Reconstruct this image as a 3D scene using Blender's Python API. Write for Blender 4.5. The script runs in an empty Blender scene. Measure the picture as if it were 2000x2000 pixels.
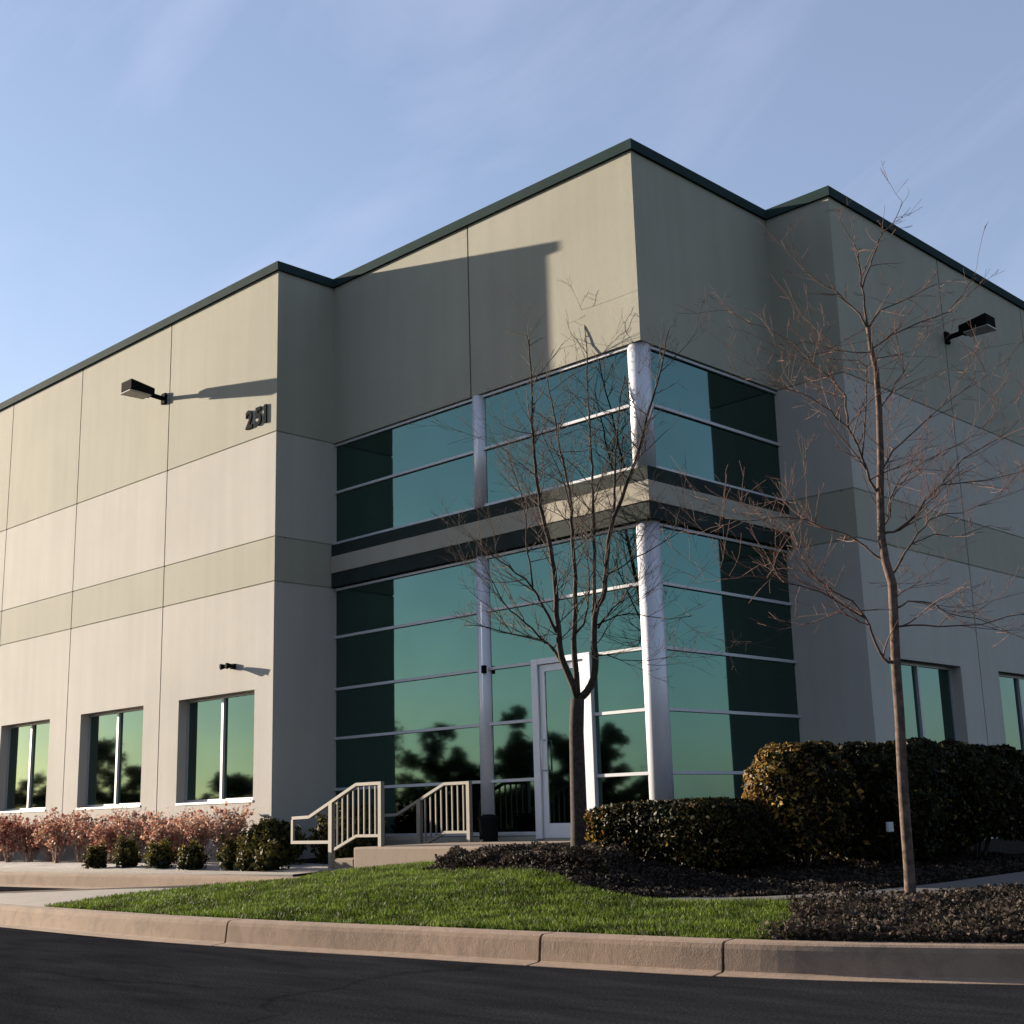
import bpy, bmesh, math, random
import numpy as np
from mathutils import Vector, Matrix
random.seed(7); RNG = np.random.default_rng(7)
C = bpy.context.scene.collection
R = math.radians

# ------------------------------------------------------------------ materials
def new_mat(name):
    m = bpy.data.materials.new(name); m.use_nodes = True
    nt = m.node_tree; b = nt.nodes['Principled BSDF']
    return m, nt, b
def nd(nt, t, **kw):
    n = nt.nodes.new(t)
    for k, v in kw.items(): setattr(n, k, v)
    return n
def coord(nt, scale=(1, 1, 1)):
    g = nd(nt, 'ShaderNodeNewGeometry'); mp = nd(nt, 'ShaderNodeMapping')
    mp.inputs['Scale'].default_value = scale
    nt.links.new(g.outputs['Position'], mp.inputs['Vector'])
    return mp.outputs['Vector']
def noise(nt, vec, scale, detail=4, rough=.55, dist=0):
    n = nd(nt, 'ShaderNodeTexNoise'); n.inputs['Scale'].default_value = scale
    n.inputs['Detail'].default_value = detail; n.inputs['Roughness'].default_value = rough
    n.inputs['Distortion'].default_value = dist
    nt.links.new(vec, n.inputs['Vector']); return n.outputs['Fac']
def ramp(nt, fac, stops):
    r = nd(nt, 'ShaderNodeValToRGB'); e = r.color_ramp.elements
    while len(e) < len(stops): e.new(.5)
    for el, (p, c) in zip(e, stops):
        el.position = p; el.color = (c[0], c[1], c[2], 1)
    nt.links.new(fac, r.inputs['Fac']); return r.outputs['Color']
def mul(c, k): return tuple(min(1, x*k) for x in c)
def mixc(nt, fac, a, b, mode='MIX'):
    m = nd(nt, 'ShaderNodeMix', data_type='RGBA', blend_type=mode)
    for s, v in ((0, fac), (6, a), (7, b)):
        if hasattr(v, 'links') or isinstance(v, bpy.types.NodeSocket): nt.links.new(v, m.inputs[s])
        elif isinstance(v, tuple): m.inputs[s].default_value = (v[0], v[1], v[2], 1)
        else: m.inputs[s].default_value = v
    return m.outputs[2]
def bump(nt, b, h, strength, dist=.01):
    n = nd(nt, 'ShaderNodeBump'); n.inputs['Strength'].default_value = strength
    n.inputs['Distance'].default_value = dist
    nt.links.new(h, n.inputs['Height']); nt.links.new(n.outputs['Normal'], b.inputs['Normal'])

def mat_concrete(name, col, var=.10, streak=.08, rough=.9, bstr=.35, fine=60, stain=None):
    m, nt, b = new_mat(name)
    v = coord(nt)
    big = noise(nt, v, .45, 5, .6)
    c = ramp(nt, big, [(.3, mul(col, 1-var)), (.7, mul(col, 1+var))])
    vs = coord(nt, (2.2, 2.2, .14))
    st = noise(nt, vs, 1.6, 4, .6)
    sc = ramp(nt, st, [(.35, (1-streak,)*3), (.65, (1+streak*.2,)*3)])
    c = mixc(nt, 1.0, c, sc, 'MULTIPLY')
    f = noise(nt, v, fine, 3, .7)
    fc = ramp(nt, f, [(.3, (.92,)*3), (.7, (1,)*3)])
    c = mixc(nt, 1.0, c, fc, 'MULTIPLY')
    if stain:
        s = noise(nt, v, 3.2, 6, .7, .6)
        sf = ramp(nt, s, [(.5, (0,)*3), (.72, (1,)*3)])
        c = mixc(nt, sf, c, stain)
    nt.links.new(c, b.inputs['Base Color'])
    b.inputs['Roughness'].default_value = rough
    b.inputs['Specular IOR Level'].default_value = .25
    md = noise(nt, v, 14, 4, .6)
    ad = nd(nt, 'ShaderNodeMath', operation='ADD'); nt.links.new(f, ad.inputs[0]); nt.links.new(md, ad.inputs[1])
    bump(nt, b, ad.outputs[0], bstr, .006)
    return m
def mat_plain(name, col, rough=.5, metal=0., var=.12, scale=8, spec=.5, bstr=.05):
    m, nt, b = new_mat(name)
    v = coord(nt); n = noise(nt, v, scale, 4, .6)
    nt.links.new(ramp(nt, n, [(.3, mul(col, 1-var)), (.7, mul(col, 1+var))]), b.inputs['Base Color'])
    b.inputs['Roughness'].default_value = rough; b.inputs['Metallic'].default_value = metal
    b.inputs['Specular IOR Level'].default_value = spec
    if bstr: bump(nt, b, n, bstr, .003)
    return m
def mat_leaf(name, cols, rough=.6, trans=.25, scale=5, lo=.7, hi=1.15):
    m, nt, b = new_mat(name)
    g = nd(nt, 'ShaderNodeNewGeometry')
    c = ramp(nt, g.outputs['Random Per Island'], [(i/(len(cols)-1), k) for i, k in enumerate(cols)])
    v = coord(nt); n = noise(nt, v, scale, 2, .5)
    c = mixc(nt, 1.0, c, ramp(nt, n, [(.36, (lo,)*3), (.64, (hi,)*3)]), 'MULTIPLY')
    nt.links.new(c, b.inputs['Base Color'])
    b.inputs['Roughness'].default_value = rough
    b.inputs['Specular IOR Level'].default_value = .08
    tr = nd(nt, 'ShaderNodeBsdfTranslucent'); nt.links.new(c, tr.inputs['Color'])
    mx = nd(nt, 'ShaderNodeMixShader'); mx.inputs[0].default_value = trans
    nt.links.new(b.outputs[0], mx.inputs[1]); nt.links.new(tr.outputs[0], mx.inputs[2])
    nt.links.new(mx.outputs[0], nt.nodes['Material Output'].inputs['Surface'])
    return m

TAN = mat_concrete('paint_tan', (.283, .275, .222), .07, .06)
BEI = mat_concrete('paint_beige', (.352, .336, .305), .07, .06)
JOINT = mat_plain('joint_sealant', (.10, .085, .07), .8)
COPING = mat_plain('coping_green', (.020, .036, .036), .9, 0, .15, 3, .05)
SPAN = mat_plain('spandrel_green', (.018, .026, .024), .8, 0, .2, 3, .1)
SPANC = mat_concrete('spandrel_concrete', (.29, .27, .22), .06, .05)
ALU = mat_plain('brushed_aluminium', (.50, .51, .55), .38, .2, .03, 20)
MUL = mat_plain('mullion_aluminium', (.40, .41, .43), .45, .2, .05, 14, .3)
ALUF = mat_plain('painted_aluminium', (.30, .31, .32), .42, .25, .05, 14)
BLACKM = mat_plain('black_metal', (.006, .007, .007), .9, 0, .2, 10, .03)
LENS = mat_plain('lamp_lens', (.22, .20, .17), .25, 0, .1, 10)
RAIL = mat_plain('rail_paint', (.155, .142, .116), .7, .1, .08, 12)
KERB = mat_concrete('kerb_concrete', (.215, .155, .112), .14, .05, .95, .6, 90, (.135, .098, .072))
PATHD = mat_concrete('shaded_path', (.085, .08, .078), .12, .0, .95, .5, 90, (.06, .055, .05))  # path colour darkened to stand in for the shade by the tall hedge
PATH = mat_concrete('path_concrete', (.26, .235, .205), .10, .0, .92, .5, 90, (.20, .175, .15))
STEP = mat_concrete('step_concrete', (.20, .155, .12), .1, .05, .9, .4, 70)
PALE = mat_concrete('pale_gravel', (.30, .285, .27), .2, .0, .95, 1.0, 40, (.15, .13, .12))
BOXG = mat_plain('box_grey', (.3, .31, .31), .5)
BIN = mat_plain('bin_plastic', (.005, .007, .007), .8, 0, .1, 8, .05)

def mat_glass():
    m, nt, b = new_mat('green_reflective_glass')
    v = coord(nt); n = noise(nt, v, .9, 2, .5)
    fr = nd(nt, 'ShaderNodeLayerWeight'); fr.inputs['Blend'].default_value = .35
    b.inputs['Metallic'].default_value = 1.0
    b.inputs['Roughness'].default_value = .03
    c = ramp(nt, n, [(.3, (.076, .146, .132)), (.7, (.086, .160, .145))])
    nt.links.new(c, b.inputs['Base Color'])
    bump(nt, b, n, .05, .02)
    return m
GLASS = mat_glass()

def mat_asphalt():
    m, nt, b = new_mat('asphalt')
    v = coord(nt)
    big = noise(nt, v, .35, 5, .6); f = noise(nt, v, 62, 5, .8); md = noise(nt, coord(nt, (.5, 2.2, 1)), 1.5, 6, .65)
    c = ramp(nt, big, [(.3, (.017, .0175, .0195)), (.7, (.023, .0235, .025))])
    c = mixc(nt, 1., c, ramp(nt, md, [(.35, (.72,)*3), (.5, (1.,)*3), (.68, (1.35,)*3)]), 'MULTIPLY')
    c = mixc(nt, 1., c, ramp(nt, f, [(.35, (.4,)*3), (.55, (1,)*3), (.7, (2.6,)*3)]), 'MULTIPLY')
    vo = nd(nt, 'ShaderNodeTexVoronoi', feature='DISTANCE_TO_EDGE'); vo.inputs['Scale'].default_value = .16
    wv = nd(nt, 'ShaderNodeVectorMath', operation='ADD'); nn = nd(nt, 'ShaderNodeTexNoise'); nn.inputs['Scale'].default_value = 1.2; nn.inputs['Detail'].default_value = 6
    nt.links.new(v, nn.inputs['Vector']); nt.links.new(v, wv.inputs[0]); nt.links.new(nn.outputs['Color'], wv.inputs[1])
    nt.links.new(wv.outputs[0], vo.inputs['Vector'])
    ck = ramp(nt, vo.outputs['Distance'], [(.0, (.68,)*3), (.005, (1,)*3)])
    c = mixc(nt, 1., c, ck, 'MULTIPLY')
    nt.links.new(c, b.inputs['Base Color']); b.inputs['Roughness'].default_value = 1.0
    b.inputs['Specular IOR Level'].default_value = .0
    bump(nt, b, f, .35, .006)
    return m
ASPH = mat_asphalt()
def mat_soil():
    m, nt, b = new_mat('dark_mulch')
    v = coord(nt); f = noise(nt, v, 34, 5, .75); big = noise(nt, v, 1.2, 4, .6)
    c = ramp(nt, f, [(.3, (.004, .0035, .003)), (.55, (.011, .009, .007)), (.75, (.035, .028, .022))])
    c = mixc(nt, 1., c, ramp(nt, big, [(.3, (.6,)*3), (.7, (1.2,)*3)]), 'MULTIPLY')
    nt.links.new(c, b.inputs['Base Color']); b.inputs['Roughness'].default_value = .95
    b.inputs['Specular IOR Level'].default_value = .1
    bump(nt, b, f, 1., .03); return m
SOIL = mat_soil()
TURF = mat_plain('turf', (.028, .042, .010), .95, 0, .4, 6, .1, .5)
BLADE = mat_leaf('grass_blade', [(.020, .042, .006), (.058, .098, .012), (.115, .150, .020), (.038, .068, .009)], .6, .35, 3.2, .38, 1.25)
BARK1 = mat_plain('bark_dark', (.032, .025, .021), .9, 0, .45, 26, .15, .8)
BARK2 = mat_plain('bark_tan', (.078, .056, .045), .92, 0, .55, 18, .08, 1.)
TWIG2 = mat_plain('twig_red', (.10, .058, .047), .85, 0, .3, 20, .15, .2)
TWIGR = mat_plain('twig_pale_red', (.26, .18, .145), .85, 0, .3, 20, .15, .2)
TWIG1 = mat_plain('twig_brown', (.060, .045, .036), .85, 0, .3, 20, .15, .2)
LF_H = mat_leaf('hedge_leaf', [(.0041, .0062, .0024), (.0102, .0123, .0037), (.0204, .0174, .0051), (.0082, .0102, .0033)], .5, .2, 3)
LF_HB = mat_leaf('bronze_sunlit_leaf', [(.0473, .0405, .0135), (.1755, .1013, .0270), (.2700, .1755, .0338), (.1350, .0540, .0243), (.0945, .0945, .0270)], .5, .25, 3)  # brighter copy of the hedge leaf, carries sunlight on the hedge ends
CORE = mat_plain('hedge_core', (.008, .009, .006), 1, 0, .3, 10, 0, 0)
LF_R = mat_leaf('red_leaf', [(.2139, .0356, .0321), (.2852, .1212, .0856), (.1569, .0250, .0250), (.2995, .1711, .1212)], .6, .3, 3)
LF_P = mat_leaf('dry_pink_leaf', [(.3801, .2111, .1478), (.4751, .3167, .2323), (.2745, .1056, .0844), (.4223, .2533, .1267)], .6, .3, 3)
LF_O = mat_leaf('olive_leaf', [(.0360, .0432, .0108), (.1224, .0936, .0216), (.0216, .0324, .0108), (.1728, .1224, .0288)], .6, .3, 3)
LF_D = mat_leaf('dwarf_leaf', [(.0083, .0165, .0110), (.0165, .0248, .0110), (.0495, .0440, .0110), (.0066, .0110, .0083)], .6, .2, 3)
LF_B = mat_leaf('brown_cover_leaf', [(.0135, .0126, .0090), (.0450, .0315, .0248), (.0720, .0540, .0450), (.0158, .0180, .0090), (.0270, .0158, .0135)], .7, .2, 3)
LF_M = mat_leaf('litter_leaf', [(.006, .005, .004), (.022, .017, .013), (.05, .04, .033), (.01, .009, .007)], .8, .1, 3)
LF_T = mat_leaf('evergreen_leaf', [(.0100, .0175, .0060), (.0200, .0275, .0100), (.0150, .0200, .0060)], .6, .2, 1)

# ------------------------------------------------------------------ mesh helpers
class MB:
    def __init__(s): s.v = []; s.f = []; s.mi = []; s.mats = []; s.smooth = False
    def mat(s, m):
        if m not in s.mats: s.mats.append(m)
        return s.mats.index(m)
    def add(s, verts, faces, m):
        o = len(s.v); k = s.mat(m); s.v.extend(verts)
        for f in faces: s.f.append(tuple(i+o for i in f)); s.mi.append(k)
    def box(s, a, b, m):
        x0, y0, z0 = [min(p, q) for p, q in zip(a, b)]; x1, y1, z1 = [max(p, q) for p, q in zip(a, b)]
        s.add([(x0,y0,z0),(x1,y0,z0),(x1,y1,z0),(x0,y1,z0),(x0,y0,z1),(x1,y0,z1),(x1,y1,z1),(x0,y1,z1)],
              [(0,3,2,1),(4,5,6,7),(0,1,5,4),(1,2,6,5),(2,3,7,6),(3,0,4,7)], m)
    def tube(s, pts, rad, m, n=8, cap=True):
        pts = [Vector(p) for p in pts]
        if not hasattr(rad, '__len__'): rad = [rad]*len(pts)
        vs = []; prev = None
        for i, p in enumerate(pts):
            d = (pts[min(i+1, len(pts)-1)]-pts[max(i-1, 0)])
            if d.length < 1e-9: d = Vector((0, 0, 1))
            d.normalize()
            if prev is None:
                a = d.orthogonal().normalized()
            else:
                a = (prev-d*prev.dot(d))
                a = a.normalized() if a.length > 1e-6 else d.orthogonal().normalized()
            prev = a; b = d.cross(a)
            for k in range(n):
                t = 2*math.pi*k/n; q = p+(a*math.cos(t)+b*math.sin(t))*rad[i]; vs.append(tuple(q))
        fs = []
        for i in range(len(pts)-1):
            for k in range(n):
                fs.append((i*n+k, i*n+(k+1) % n, (i+1)*n+(k+1) % n, (i+1)*n+k))
        if cap:
            fs.append(tuple(range(n))[::-1]); fs.append(tuple((len(pts)-1)*n+k for k in range(n)))
        s.add(vs, fs, m)
    def bar(s, p, q, w, h, m):
        """rectangular bar between two points, h measured towards +z as far as possible"""
        p = Vector(p); q = Vector(q); d = (q-p).normalized()
        up = Vector((0, 0, 1)); up = up-d*up.dot(d)
        if up.length < 1e-3: up = Vector((1, 0, 0))
        up.normalize(); sd = d.cross(up)
        vs = []
        for c in (p, q):
            for a, b in ((-1,-1),(1,-1),(1,1),(-1,1)): vs.append(tuple(c+sd*a*w/2+up*b*h/2))
        s.add(vs, [(0,3,2,1),(4,5,6,7),(0,1,5,4),(1,2,6,5),(2,3,7,6),(3,0,4,7)], m)
    def build(s, name, parent=None, smooth=False, bevel=0, loc=None):
        me = bpy.data.meshes.new(name); me.from_pydata(s.v, [], s.f)
        for m in s.mats: me.materials.append(m)
        me.polygons.foreach_set('material_index', s.mi)
        if smooth: me.polygons.foreach_set('use_smooth', [True]*len(s.f))
        me.update()
        return link(name, me, parent, bevel)
def link(name, me, parent=None, bevel=0):
    o = bpy.data.objects.new(name, me); C.objects.link(o)
    if parent is not None:
        o.parent = parent; o.matrix_parent_inverse = Matrix.Translation(parent.location).inverted() if parent.rotation_euler.z == 0 else parent.matrix_world.inverted()
    if bevel:
        b = o.modifiers.new('bevel', 'BEVEL'); b.width = bevel; b.segments = 2; b.limit_method = 'ANGLE'
    return o
def thing(name, label, cat, loc, group=None):
    o = bpy.data.objects.new(name, None); C.objects.link(o); o.location = loc
    o.empty_display_size = .2; return tag(o, label, cat, group)
def tag(o, label=None, cat=None, group=None, kind=None):
    if label: o['label'] = label
    if cat: o['category'] = cat
    if group: o['group'] = group
    if kind: o['kind'] = kind
    return o
def np_mesh(name, V, F, mats, smooth=False, mi=None):
    """V (n,3), F (m,k) arrays"""
    me = bpy.data.meshes.new(name); n, k = F.shape
    me.vertices.add(len(V)); me.vertices.foreach_set('co', np.asarray(V, np.float32).ravel())
    me.loops.add(n*k); me.loops.foreach_set('vertex_index', F.astype(np.int32).ravel())
    me.polygons.add(n); me.polygons.foreach_set('loop_start', np.arange(0, n*k, k, dtype=np.int32))
    me.polygons.foreach_set('loop_total', np.full(n, k, np.int32))
    for m in mats: me.materials.append(m)
    if mi is not None: me.polygons.foreach_set('material_index', mi.astype(np.int32))
    if smooth: me.polygons.foreach_set('use_smooth', np.ones(n, bool))
    me.update(calc_edges=True); me.validate(); return me
def leaves(P, size, nrm=None, aspect=1.8, jit=1.0):
    """one folded diamond leaf per point; returns V, F"""
    n = len(P)
    d = RNG.normal(size=(n, 3)); d /= np.linalg.norm(d, axis=1)[:, None]
    if nrm is not None:
        d = d*jit+nrm; d /= np.linalg.norm(d, axis=1)[:, None]
    t = RNG.normal(size=(n, 3)); t -= (t*d).sum(1)[:, None]*d; t /= np.linalg.norm(t, axis=1)[:, None]
    b = np.cross(d, t); s = (size*RNG.choice([.7, 1., 1.5], n, p=[.4, .4, .2])*RNG.uniform(.7, 1.25, n))[:, None]
    V = np.empty((n, 4, 3)); V[:, 0] = P-t*s*aspect/2; V[:, 2] = P+t*s*aspect/2
    V[:, 1] = P+b*s/2+d*s*.15; V[:, 3] = P-b*s/2+d*s*.15
    return V.reshape(-1, 3), np.arange(n*4).reshape(n, 4)

# ------------------------------------------------------------------ camera, sun, sky
cam = bpy.data.objects.new('camera', bpy.data.cameras.new('camera')); C.objects.link(cam)
pitch, roll, yaw = R(12.8787), R(-1.6152), R(44.0627)
f = Vector((-math.sin(yaw)*math.cos(pitch), math.cos(yaw)*math.cos(pitch), math.sin(pitch)))
r0 = Vector((math.cos(yaw), math.sin(yaw), 0)); u0 = r0.cross(f)
rr = r0*math.cos(roll)+u0*math.sin(roll); uu = -r0*math.sin(roll)+u0*math.cos(roll)
M = Matrix((rr, uu, -f)).transposed().to_4x4(); M.translation = Vector((10.2317, -13.117, 1.0098))
cam.matrix_world = M
cam.data.sensor_width = 36; cam.data.lens = 36*2568.5/2000; cam.data.clip_end = 2000; cam.data.clip_start = .05
bpy.context.scene.camera = cam

SD = Vector((-4.97, -1.15, .99)).normalized()      # towards the sun
elev = math.asin(SD.z)
sl = bpy.data.lights.new('sun', 'SUN'); sl.energy = 4.2; sl.angle = R(.5); sl.color = (1.0, .85, .68)
so = bpy.data.objects.new('sun', sl); C.objects.link(so); so.rotation_euler = SD.to_track_quat('Z', 'Y').to_euler(); so.location = (-20, -6, 12)
w = bpy.data.worlds.new('World'); bpy.context.scene.world = w; w.use_nodes = True
nt = w.node_tree; bg = nt.nodes['Background']
sky = nt.nodes.new('ShaderNodeTexSky'); sky.sky_type = 'NISHITA'; sky.sun_disc = False
sky.sun_elevation = elev; sky.sun_rotation = math.atan2(SD.x, SD.y)
sky.air_density = 1.0; sky.dust_density = .7; sky.ozone_density = 2.2; sky.altitude = 100
tc = nt.nodes.new('ShaderNodeTexCoord')
mp = nt.nodes.new('ShaderNodeMapping'); mp.inputs['Scale'].default_value = (1.0, 1.0, 2.2); mp.inputs['Rotation'].default_value = (.5, .9, .3)
nt.links.new(tc.outputs['Generated'], mp.inputs['Vector'])
mp2 = nt.nodes.new('ShaderNodeMapping'); mp2.inputs['Scale'].default_value = (1.2, 4.5, 4.5)
nt.links.new(mp.outputs[0], mp2.inputs['Vector'])
nz = nt.nodes.new('ShaderNodeTexNoise'); nz.inputs['Scale'].default_value = 1.1; nz.inputs['Detail'].default_value = 7; nz.inputs['Roughness'].default_value = .55; nz.inputs['Distortion'].default_value = .5
nt.links.new(mp2.outputs[0], nz.inputs['Vector'])
cr = nt.nodes.new('ShaderNodeValToRGB'); cr.color_ramp.elements[0].position = .42; cr.color_ramp.elements[0].color = (.24,)*3+(1,)
cr.color_ramp.elements[1].position = .8; cr.color_ramp.elements[1].color = (.6,)*3+(1,)
nt.links.new(nz.outputs['Fac'], cr.inputs['Fac'])
mx = nt.nodes.new('ShaderNodeMix'); mx.data_type = 'RGBA'
CLOUD = (3.6, 3.75, 5.1)
mx.inputs[7].default_value = (*CLOUD, 1)
nt.links.new(cr.outputs['Color'], mx.inputs[0]); nt.links.new(sky.outputs[0], mx.inputs[6])
nt.links.new(mx.outputs[2], bg.inputs['Color']); bg.inputs['Strength'].default_value = .046
vs = bpy.context.scene.view_settings; vs.view_transform = 'Standard'; vs.look = 'None'; vs.exposure = 2.2; vs.gamma = 1

# ------------------------------------------------------------------ ground shapes
def catmull(P, step=.12):
    P = [np.array(p, float) for p in P]; P = [2*P[0]-P[1]]+P+[2*P[-1]-P[-2]]; out = []
    for i in range(1, len(P)-2):
        a, b, c, d = P[i-1:i+3]; n = max(2, int(np.linalg.norm(c-b)/step))
        for k in range(n):
            t = k/n
            out.append(.5*((2*b)+(-a+c)*t+(2*a-5*b+4*c-d)*t*t+(-a+3*b-3*c+d)*t**3))
    out.append(P[-2]); return np.array(out)
def asphalt_z(x, y):
    s = np.clip((0-np.asarray(x, float))/2.5, 0, 1); s = s*s*(3-2*s)
    return np.clip(.05*(np.asarray(y, float)+6.5), 0, .25)*s
KP = [(34, 7), (20, .3), (12, -3.3), (9, -4.65), (7.6, -5.3), (6.81, -5.68), (5.86, -6.05), (4.9, -6.26), (3.46, -6.42), (2.5, -6.50), (1.2, -6.64),
      (-.9, -6.74), (-3.76, -6.66), (-5.8, -6.6), (-7.2, -6.55), (-7.62, -6.36), (-7.3, -6.1), (-5.85, -5.41), (-4.55, -4.78), (-3.07, -4.04),
      (-2.8, -3.84), (-2.98, -3.66), (-3.7, -3.62), (-6, -3.66), (-12, -3.85), (-24, -4.0), (-45, -4.1)]
KL = catmull(KP)
def dist_poly(P, L):
    out = np.full(len(P), 1e9)
    A = L[:-1]; B = L[1:]; AB = B-A; ll = (AB**2).sum(1)+1e-12
    for i in range(len(A)):
        t = np.clip(((P-A[i])@AB[i])/ll[i], 0, 1); d = np.linalg.norm(P-(A[i]+t[:, None]*AB[i]), axis=1); out = np.minimum(out, d)
    return out
def inside(P, poly):
    x, y = P[:, 0], P[:, 1]; r = np.zeros(len(P), bool); n = len(poly)
    for i in range(n):
        x0, y0 = poly[i]; x1, y1 = poly[(i+1) % n]
        if y0 == y1: continue
        c = ((y0 > y) != (y1 > y)) & (x < (x1-x0)*(y-y0)/(y1-y0)+x0); r ^= c
    return r
LAND = list(map(tuple, KL[::3]))+[(-45, 40), (34, 40)]
# terrain heights (thin-plate spline through spot heights)
CP = []
def _inner(L, off):
    T = np.gradient(L, axis=0); T /= np.linalg.norm(T, axis=1)[:, None]; N = np.stack([T[:, 1], -T[:, 0]], 1)
    return L+N*off
KI = _inner(KL, .30)
for i in range(0, len(KL), 9):
    x, y = KI[i]
    if -17 < x < 14: CP.append((x, y, float(asphalt_z(*KL[i]))+.165))
CP += [(-3.0, -4.9, .235), (-2.3, -3.6, .33), (-1.4, -3.15, .37), (-.6, -3.1, .39), (.37, -3.1, .405), (.97, -3.2, .41), (1.5, -3.75, .35), (2.3, -4.2, .27), (2.9, -3.9, .22),
       (.6, -2.5, .49), (1.3, -2.7, .42), (2.1, -3.1, .26), (2.0, -2.4, .27), (3, -3.0, .18), (2.9, -2.2, .20),  # crest and drop behind it shaped so the bed and path fall in shade
       (-1.5, -5, .26), (.5, -5, .29), (2, -5.3, .21), (3.5, -4.8, .19),
       (3.5, -3.3, .215), (4.3, -3.0, .20), (5, -3.4, .20), (5.2, -4.6, .19), (4.5, 0, .20), (4.6, 5, .20), (4.6, 10, .2), (6.5, -2, .18), (7, 4, .2), (10, 4, .2), (13, 6, .2), (10, 10, .2),
       (-.7, -.8, .49), (-1.5, -2, .46), (.5, -2, .46), (0, -.2, .50), (2, -.8, .36), (2, 1.5, .36), (1.2, 3.3, .42), (1.6, 7, .40), (1.6, 11, .4), 
       (-3.6, -1.3, .335), (-3.6, -2.4, .33), (-4.8, -1.5, .335), (-5, -2.6, .325), (-6.5, -1.3, .38), (-9, -1.2, .42), (-13, -1.2, .42), (-17, -1.2, .42),
       (-6.5, -2.6, .33), (-9.5, -2.7, .32), (-13, -2.7, .31), (-17, -2.7, .31)]
CP = np.array(CP)
def _phi(r2): return .5*r2*np.log(r2+1e-9)
def _fit():
    n = len(CP); X = CP[:, :2]; K = _phi(((X[:, None]-X[None])**2).sum(2))+np.eye(n)*.02
    Pm = np.c_[np.ones(n), X]; A = np.block([[K, Pm], [Pm.T, np.zeros((3, 3))]])
    return np.linalg.solve(A, np.r_[CP[:, 2], 0, 0, 0])
TW = _fit()
def terrain(x, y):
    x = np.atleast_1d(np.asarray(x, float)); y = np.atleast_1d(np.asarray(y, float)); P = np.stack([x, y], 1)
    r2 = ((P[:, None]-CP[None, :, :2])**2).sum(2)
    z = _phi(r2)@TW[:-3]+TW[-3]+P@TW[-2:]
    return np.clip(z, .12, .56)
def tz(x, y): return float(terrain(x, y)[0])

def grid_mesh(name, x0, x1, y0, y1, h, keep, zf, mats, smooth=True):
    nx = int(round((x1-x0)/h)); ny = int(round((y1-y0)/h))
    gx, gy = np.meshgrid(np.linspace(x0, x1, nx+1), np.linspace(y0, y1, ny+1), indexing='ij')
    cx = (gx[:-1, :-1]+gx[1:, 1:]).ravel()/2; cy = (gy[:-1, :-1]+gy[1:, 1:]).ravel()/2
    k = keep(np.stack([cx, cy], 1))
    idx = np.arange((nx+1)*(ny+1)).reshape(nx+1, ny+1)
    F = np.stack([idx[:-1, :-1].ravel(), idx[1:, :-1].ravel(), idx[1:, 1:].ravel(), idx[:-1, 1:].ravel()], 1)[k]
    used, inv = np.unique(F, return_inverse=True); F = inv.reshape(F.shape)
    X = gx.ravel()[used]; Y = gy.ravel()[used]
    return np_mesh(name, np.stack([X, Y, zf(X, Y)], 1), F, mats, smooth)

# asphalt: near sheet following the lot's fall, ringed by a flat far sheet
def near_asphalt():
    me = grid_mesh('parking_lot', -46, 36, -30, 42, .5, lambda P: np.ones(len(P), bool), asphalt_z, [ASPH])
    return tag(link('parking_lot', me), kind='structure')
near_asphalt()
b = MB(); b.add([(-900, -900, -.006), (900, -900, -.006), (900, 900, -.006), (-900, 900, -.006)], [(0, 1, 2, 3)], TURF)
tag(b.build('ground'), kind='structure')

def keep_land(P):
    k = inside(P, LAND); bl = ((P[:, 0] < -6.9) & (P[:, 1] > -.8)) | ((P[:, 0] < -.4) & (P[:, 1] > .4)) | ((P[:, 0] < .7) & (P[:, 1] > 3.7))
    k &= ~bl; i = np.where(k)[0]; d = dist_poly(P[i], KL[::2]); k[i] = d > .24
    return k
tag(link('planting_bed', grid_mesh('planting_bed', -20, 14, -7, 13, .1, keep_land, terrain, [SOIL])), kind='structure')

# kerb with gutter, swept along the edge, open at its expansion joints
def kerb():
    prof = [(0, -.03), (0, .004), (.115, .012), (.13, .02), (.145, .15), (.155, .178), (.18, .19), (.32, .193), (.34, .178), (.34, -.03)]
    T = np.gradient(KL, axis=0); T /= np.linalg.norm(T, axis=1)[:, None]; N = np.stack([T[:, 1], -T[:, 0]], 1)
    b = MB(); n = len(prof)
    cuts = [14, 8.2, 5.16, 3.75, .41]; segs = []; cur = []
    # resample finely so joints are 15 mm wide
    pts = []
    front = True
    for i in range(len(KL)):
        pts.append((KL[i], N[i]))
    seg = []; ci = 0
    for i, (p, nn) in enumerate(pts):
        if front and ci < len(cuts) and seg and seg[-1][0][0] > cuts[ci] >= p[0]:
            q = seg[-1]; t = (q[0][0]-cuts[ci])/(q[0][0]-p[0]); m = q[0]+(p-q[0])*t; d = (p-q[0])/np.linalg.norm(p-q[0])
            seg.append((m-d*.011, nn)); segs.append(seg); seg = [(m+d*.011, nn)]; ci += 1
        seg.append((p, nn))
        if p[0] < -7.4: front = False
    segs.append(seg)
    for s in segs:
        vs = []
        for p, nn in s:
            za = float(asphalt_z(p[0], p[1]))
            for o, z in prof: vs.append((p[0]+nn[0]*o, p[1]+nn[1]*o, z+za))
        fs = []
        for i in range(len(s)-1):
            for k in range(n-1): fs.append((i*n+k, (i+1)*n+k, (i+1)*n+k+1, i*n+k+1))
        fs.append(tuple(range(n))); fs.append(tuple((len(s)-1)*n+k for k in range(n))[::-1])
        b.add(vs, fs, KERB)
    o = b.build('kerb', smooth=False)
    bm = bmesh.new(); bm.from_mesh(o.data); bmesh.ops.recalc_face_normals(bm, faces=bm.faces); bm.to_mesh(o.data); bm.free()
    tag(o, kind='structure')
kerb()

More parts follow.
